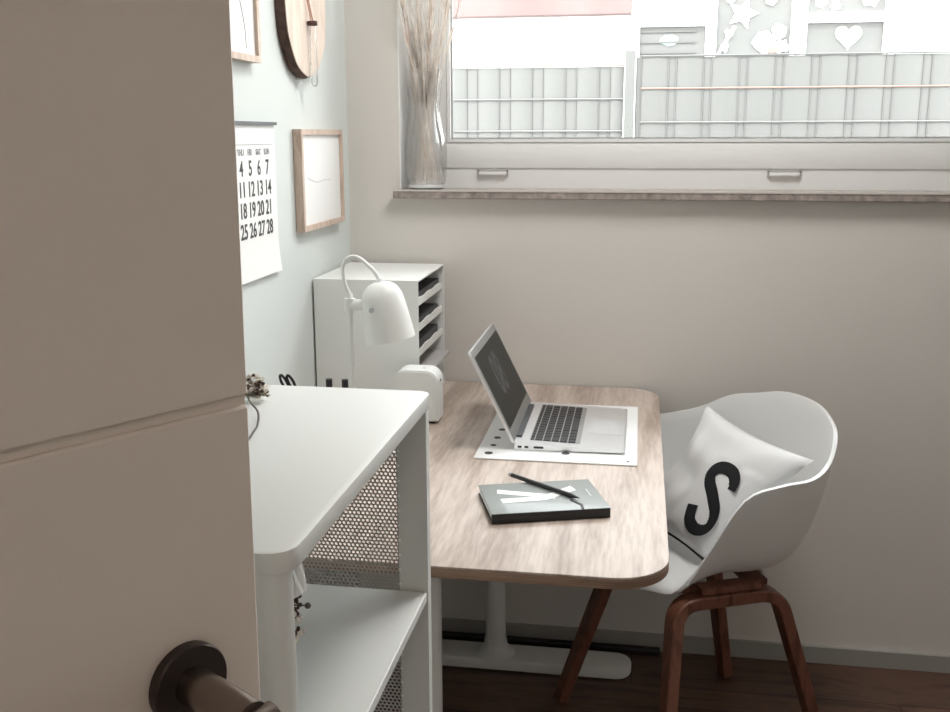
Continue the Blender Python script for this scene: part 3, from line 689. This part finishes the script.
for i in range(N_):
    f=i/(N_-1)*2-1
    bx=vx+random.uniform(-.030,.030); by=vy+random.uniform(-.020,.020)
    nx=vx+f*.013+random.uniform(-.006,.006); ny=vy+random.uniform(-.016,.016)
    tx=vx+.014+f*.098+random.uniform(-.012,.012); ty_=vy-.06+random.uniform(-.02,.02)
    if f>.4: tx+=.03*(f)
    tx=max(tx,.115)
    hgt=random.uniform(.62,.74)
    bp_=[V(bx,by,vz+.014),V((bx+nx)/2,(by+ny)/2,vz+.10),V(nx,ny,vz+.19),V(nx*.85+tx*.15+f*.004,ny*.85+ty_*.15,vz+.29),V(nx*.4+tx*.6,ny*.4+ty_*.6,vz+.45),V(tx,ty_,vz+hgt)]
    path=smooth_path(bp_,7); brown=(i%5==1)
    bm=bmesh.new(); tube(bm,path,[.0013]*(len(path)-1)+[.0006],6)
    # feathery plume: thin strands along the upper part
    for k in range(64):
        u=random.uniform(.42,.98); idx=int(u*(len(path)-2)); p0=path[idx].lerp(path[idx+1],random.random()); d_=(path[idx+1]-path[idx]).normalized()
        side=V(random.gauss(0,1),random.gauss(0,.3),0); side=side.normalized()
        L_=random.uniform(.035,.075)*(1.1-.4*u)
        p1=p0+d_*L_*.55+side*L_*.10; p2=p0+d_*L_+side*L_*.17
        w_=d_.cross(side).normalized()*.0009
        for vs in (([p0-w_,p0+w_,p1+w_*1.4,p1-w_*1.4]),([p1-w_*1.4,p1+w_*1.4,p2])): bm.faces.new([bm.verts.new(q) for q in vs])
    if i%3==0:   # a strappy leaf inside the vase
        q0=path[3]; q1=path[12]; s_=V(.004,0,0)
        bm.faces.new([bm.verts.new(q) for q in (q0-s_*.3,q0+s_*.3,q1+s_,q1-s_)])
    o=link('dried_grass_stem',bm,GRASSB if brown else GRASSD,loc=tuple(bp_[0])); 
    tag(o,'thin brownish dried grass stem in the glass vase' if brown else 'pale feathery dried grass stem in the glass vase','dried grass','brownish dried grass stems in the vase' if brown else 'pale dried grass stems in the vase')

# ------------------------------------------------------------------ chair
CX,CY,ROT=.909,-.344,math.radians(209.6)
ch=thing('shell_chair',(CX,CY,0),'white plastic bucket armchair on walnut wood legs at the desk','chair')
cr_r=[.228,.223,.219,.219,.224,.243,.268,.278,.275,.269,.262,.255,.249]; cr_z=[.411,.412,.417,.431,.528,.647,.682,.687,.705,.741,.757,.774,.779]
def ctrl(arr,a):
    t=abs(a)/math.radians(15); vv=[arr[1]]+arr+[arr[-2]]; i=min(int(t),11); f=t-i; p0,p1,p2,p3=vv[i:i+4]
    return .5*((2*p1)+(-p0+p2)*f+(2*p0-5*p1+4*p2-p3)*f*f+(-p0+3*p1-3*p2+p3)*f**3)
NA,NU=96,22; zs=.440
bm=bmesh.new()
def shell(a,u):
    R=ctrl(cr_r,a); Z=ctrl(cr_z,a)
    back=(1-math.cos(a))/2; hgt=max(0,(Z-zs))/.33
    # cubic profile from the seat centre to the rim
    p=[(0,zs),(R*(.78+.02*back),zs-.004),(R*(.985-.23*back*hgt),zs+(Z-zs)*(.17+.08*(1-hgt))),(R,Z)]
    # lip in front turns down a little
    m=1-u; r_=3*m*m*u*p[1][0]+3*m*u*u*p[2][0]+u**3*p[3][0]; z_=m**3*p[0][1]+3*m*m*u*p[1][1]+3*m*u*u*p[2][1]+u**3*p[3][1]
    th=ROT+a
    return V(CX+r_*math.cos(th),CY+r_*math.sin(th),z_)
c0=bm.verts.new(shell(0,0)); grid=[]
for i in range(NA):
    a=-PI+2*PI*i/NA; grid.append([bm.verts.new(shell(a,((j+1)/NU)**.85)) for j in range(NU)])
for i in range(NA):
    g1,g2=grid[i],grid[(i+1)%NA]; bm.faces.new((c0,g1[0],g2[0]))
    for j in range(NU-1): bm.faces.new((g1[j],g1[j+1],g2[j+1],g2[j]))
sh_=link('seat_shell',bm,SHELL,ch,smooth='all')
m_=sh_.modifiers.new('s','SOLIDIFY'); m_.thickness=.009; m_.offset=0; m_.use_even_offset=True
m_=sh_.modifiers.new('b','BEVEL'); m_.width=.003; m_.segments=3; m_.limit_method='ANGLE'; m_.angle_limit=math.radians(50)
def CW(F,Sd,z):
    c,s=math.cos(ROT),math.sin(ROT); return V(CX+F*c-Sd*s,CY+F*s+Sd*c,z)   # Sd + = side nearest the camera
def beam(bm,pts,w,t,wdir):
    """rectangular bar swept through pts; w along wdir, t across"""
    pts=[Vector(p) for p in pts]; n=len(pts); rings=[]
    for i,p in enumerate(pts):
        d_=(pts[min(i+1,n-1)]-pts[max(i-1,0)]).normalized(); s_=(wdir-d_*wdir.dot(d_)).normalized(); u_=d_.cross(s_).normalized()
        ww=w[i] if isinstance(w,list) else w
        rings.append([bm.verts.new(p+s_*a*ww/2+u_*b*t/2) for a,b in ((-1,-1),(1,-1),(1,1),(-1,1))])
    for a,b in zip(rings,rings[1:]):
        for k in range(4): bm.faces.new((a[k],a[(k+1)%4],b[(k+1)%4],b[k]))
    bm.faces.new(rings[0][::-1]); bm.faces.new(rings[-1])
    bmesh.ops.recalc_face_normals(bm,faces=bm.faces[:])
    return bm
def bend(a,c,b,rad=.05,k=7):
    """points from a to b rounding corner c"""
    a,b,c=map(Vector,(a,b,c)); da=(a-c).normalized(); db=(b-c).normalized(); p0=c+da*rad; p1=c+db*rad
    return [a]+[(p0*(1-t)**2+c*2*t*(1-t)+p1*t*t) for t in [i/k for i in range(k+1)]]+[b]
zt_=.412
feet={'nf':V(.829,-.668,0),'nb':V(1.190,-.450,0),'ff':V(.588,-.296,0),'fb':V(1.0,-.113,0)}
tops={'nf':V(.845,-.560,zt_-.006),'nb':V(1.060,-.475,zt_)}
cen=V(CX,CY,0)
tops['ff']=CW(.13,-.15,zt_-.004); tops['fb']=CW(-.10,-.16,zt_)+V(.022,0,0)
def side(k1,k2,name):
    A,Bt=tops[k1],tops[k2]; mid=(A+Bt)/2; axis=(Bt-A).normalized(); across=V(-axis.y,axis.x,0)
    for kk,Tp in ((k1,A),(k2,Bt)):
        pts=bend(feet[kk]+V(0,0,.002),Tp,mid,.048)
        bm=bmesh.new(); d_=(Tp-feet[kk]); n=len(pts)
        beam(bm,pts,[.034]+[.044]*(n-1),.027,across)
        o=link('leg',bm,WALN,ch,smooth=30)
        mm=o.modifiers.new('b','BEVEL'); mm.width=.0035; mm.segments=2; mm.limit_method='ANGLE'; mm.angle_limit=math.radians(40)
side('nf','nb','near'); side('ff','fb','far')
bm=bmesh.new()
for k1,k2 in (('nf','ff'),('nb','fb')):
    a=tops[k1].lerp(tops[k2],.06); b=tops[k2].lerp(tops[k1],.06); ax_=(b-a).normalized()
    mid1=(tops['nf']+tops['nb'])/2; sh_off=(mid1-tops[k1]); sh_off.z=0; sh_off=sh_off*.3
    a=a+sh_off; b=b+sh_off
    a.z=b.z=zt_+.012
    beam(bm,[a,b],.045,.012,V(-ax_.y,ax_.x,0))
link('cross_bar',bm,WALN,ch)
for k1,k2 in (('nf','nb'),('ff','fb')):
    bm=bmesh.new(); a=tops[k1].lerp(tops[k2],.22); b=tops[k1].lerp(tops[k2],.80); a.z=zt_+.019; b.z=zt_+.021; dd_=(b-a).normalized()
    inw=(cen-a); inw.z=0; inw=inw.normalized()*.004
    beam(bm,[a+inw,b+inw],.036,.013,V(-dd_.y,dd_.x,0)); link('rail_pad',bm,WALN,ch)
for F,Sd in ((.08,.12),(.08,-.12),(-.08,.12),(-.08,-.12)):
    q=CW(F,Sd,0); bm=lathe(bmesh.new(),[(0,.418),(.010,.418),(.010,.436),(0,.436)],14,M=Matrix.Translation((q.x,q.y,0))); link('mount_boss',bm,SHELL,ch)

# cushion
BL,BR,TL,TR=V(.738,-.250,.472),V(.904,-.462,.468),V(.915,-.165,.735),V(1.124,-.437,.694)
cn=(BR-BL).cross(TL-BL).normalized()
if cn.dot(V(.745,-2.56,1.367)-BL)<0: cn=-cn
def wr(a,b): return .006*math.sin(9*a+6*b+2)*math.sin(13*b-5*a)+.003*math.sin(23*a*b+3*b)*math.sin(19*a)
def edge_in(a,b):
    # seams of a stuffed cushion curve inwards between its corners
    k=.045; return (a+ math.sin(PI*b)*(.15*(1-a)**2-k*a*a), b+(k*math.sin(PI*a))*(1-2*b)**1)
def cush(a,b,side=1,off=0):
    a2,b2=edge_in(a,b)
    base=BL*((1-a2)*(1-b2))+BR*(a2*(1-b2))+TL*((1-a2)*b2)+TR*(a2*b2)
    e=max(0,(1-(2*a-1)**4)*(1-(2*b-1)**4))**.6
    h=(.046 if side>0 else .040)*e
    w=wr(a,b)*e*(0 if (.5<a<.97 and .08<b<.72) else 1.0)
    return base+cn*side*(h+w+off)
cu=thing('cushion',(.93,-.36,.46),'white cushion with a large black letter S leaning in the shell chair','cushion')
n=36
def cush_side(side):
    bm=bmesh.new(); g=[[bm.verts.new(cush(i/n,j/n,side)) for j in range(n+1)] for i in range(n+1)]
    for i in range(n):
        for j in range(n): bm.faces.new((g[i][j],g[i+1][j],g[i+1][j+1],g[i][j+1]))
    return bm
bm=cush_side(1); merge(bm,cush_side(-1)); bmesh.ops.remove_doubles(bm,verts=bm.verts[:],dist=.0003)
link('cushion_cover',bm,FAB,cu,smooth=75)
bm=bmesh.new(); tube(bm,[cush(i/20,0,1)-cn*.001+V(0,0,-.0005) for i in range(21)],.0035,8); link('bottom_piping',bm,BLACKF,cu,smooth=60)['label']='black bottom edge'
SP=[(.84,.52),(.815,.59),(.755,.64),(.68,.655),(.615,.64),(.585,.60),(.595,.545),(.65,.49),(.73,.44),(.80,.39),(.86,.34),(.895,.28),(.905,.21),(.88,.16),(.82,.14),(.75,.165),(.705,.22),(.67,.285)]
sp=smooth_path([(a,b,0) for a,b in SP],6)
bm=bmesh.new(); prev=None; hw=.0145
pts3=[cush(q.x,q.y,1,.0022) for q in sp]
for i,q in enumerate(pts3):
    d_=(pts3[min(i+5,len(pts3)-1)]-pts3[max(i-5,0)]).normalized(); s_=d_.cross(cn).normalized()
    row=[]
    for k in (-1,-.5,0,.5,1):
        w_=q+s_*hw*k; row.append(bm.verts.new(w_))
    if prev:
        for k in range(4): bm.faces.new((prev[k],prev[k+1],row[k+1],row[k]))
    prev=row
for i in range(6,len(pts3)-6,2):
    q=pts3[i]; e1=cn.orthogonal().normalized(); e2=cn.cross(e1)
    bm.faces.new([bm.verts.new(q+cn*.0002+(e1*math.cos(2*PI*k/20)+e2*math.sin(2*PI*k/20))*hw) for k in range(20)])
o=link('letter_print',bm,BLACKF,cu)
o['label']='black letter S'

# ------------------------------------------------------------------ light
w=bpy.data.worlds.new('sky'); S.world=w; w.use_nodes=True; nt=w.node_tree; bg=nt.nodes['Background']
tc=nt.nodes.new('ShaderNodeTexCoord'); sx=nt.nodes.new('ShaderNodeSeparateXYZ'); nt.links.new(tc.outputs['Generated'],sx.inputs[0])
cr=nt.nodes.new('ShaderNodeValToRGB'); cr.color_ramp.elements[0].position=.0; cr.color_ramp.elements[0].color=(1,.985,.95,1); cr.color_ramp.elements[1].position=.9; cr.color_ramp.elements[1].color=(.90,.955,1,1)
nt.links.new(sx.outputs['Z'],cr.inputs['Fac']); nt.links.new(cr.outputs['Color'],bg.inputs['Color']); bg.inputs['Strength'].default_value=7.5
sl=bpy.data.lights.new('sun','SUN'); sl.energy=3.5; sl.angle=math.radians(3); sl.color=(1,.96,.90); so_=bpy.data.objects.new('sun',sl); COL.objects.link(so_)
so_.rotation_euler=V(-.35,-.75,.75).to_track_quat('Z','Y').to_euler(); so_.location=(0,-3,6)
# portal: only guides sky sampling through the window opening
pl_=bpy.data.lights.new('window_portal','AREA'); pl_.shape='RECTANGLE'; pl_.size=WX1-WX0; pl_.size_y=WZ1-WZ0; pl_.cycles.is_portal=True
po_=bpy.data.objects.new('window_portal',pl_); COL.objects.link(po_); po_.location=((WX0+WX1)/2,.22,(WZ0+WZ1)/2); po_.rotation_euler=(-PI/2,0,0)
# added fill light, unseen in the hallway behind the camera
hl=bpy.data.lights.new('hall_fill','AREA'); hl.shape='DISK'; hl.size=.35; hl.energy=4.5; hl.color=(1,.84,.70)
ho=bpy.data.objects.new('hall_fill',hl); COL.objects.link(ho); ho.location=(.9,-3.6,2.45)

# added unseen fill disc under the ceiling, brightens walls and desk
rl=bpy.data.lights.new('ceiling_fill','AREA'); rl.shape='DISK'; rl.size=.55; rl.energy=12.5; rl.color=(1,.985,.96)
ro=bpy.data.objects.new('ceiling_fill',rl); COL.objects.link(ro); ro.location=(.85,-.62,2.44)

# ------------------------------------------------------------------ camera
Cc=V(0.74469,-2.55903,1.36729); r3=V(.98713361,.15987881,-.00245125); u3=V(-.03186670,.21172969,.97680861); f3=V(-.15669,.96416249,-.21410030)
cd=bpy.data.cameras.new('camera'); co=bpy.data.objects.new('camera',cd); COL.objects.link(co)
co.matrix_world=Matrix(((r3.x,u3.x,-f3.x,Cc.x),(r3.y,u3.y,-f3.y,Cc.y),(r3.z,u3.z,-f3.z,Cc.z),(0,0,0,1)))
cd.sensor_width=36; cd.sensor_fit='HORIZONTAL'; cd.lens=1009.83/950*36; cd.clip_start=.02
S.camera=co
S.view_settings.view_transform='Standard'; S.view_settings.look='None'; S.view_settings.gamma=1; S.view_settings.exposure=0.47; S.view_settings.use_curve_mapping=False
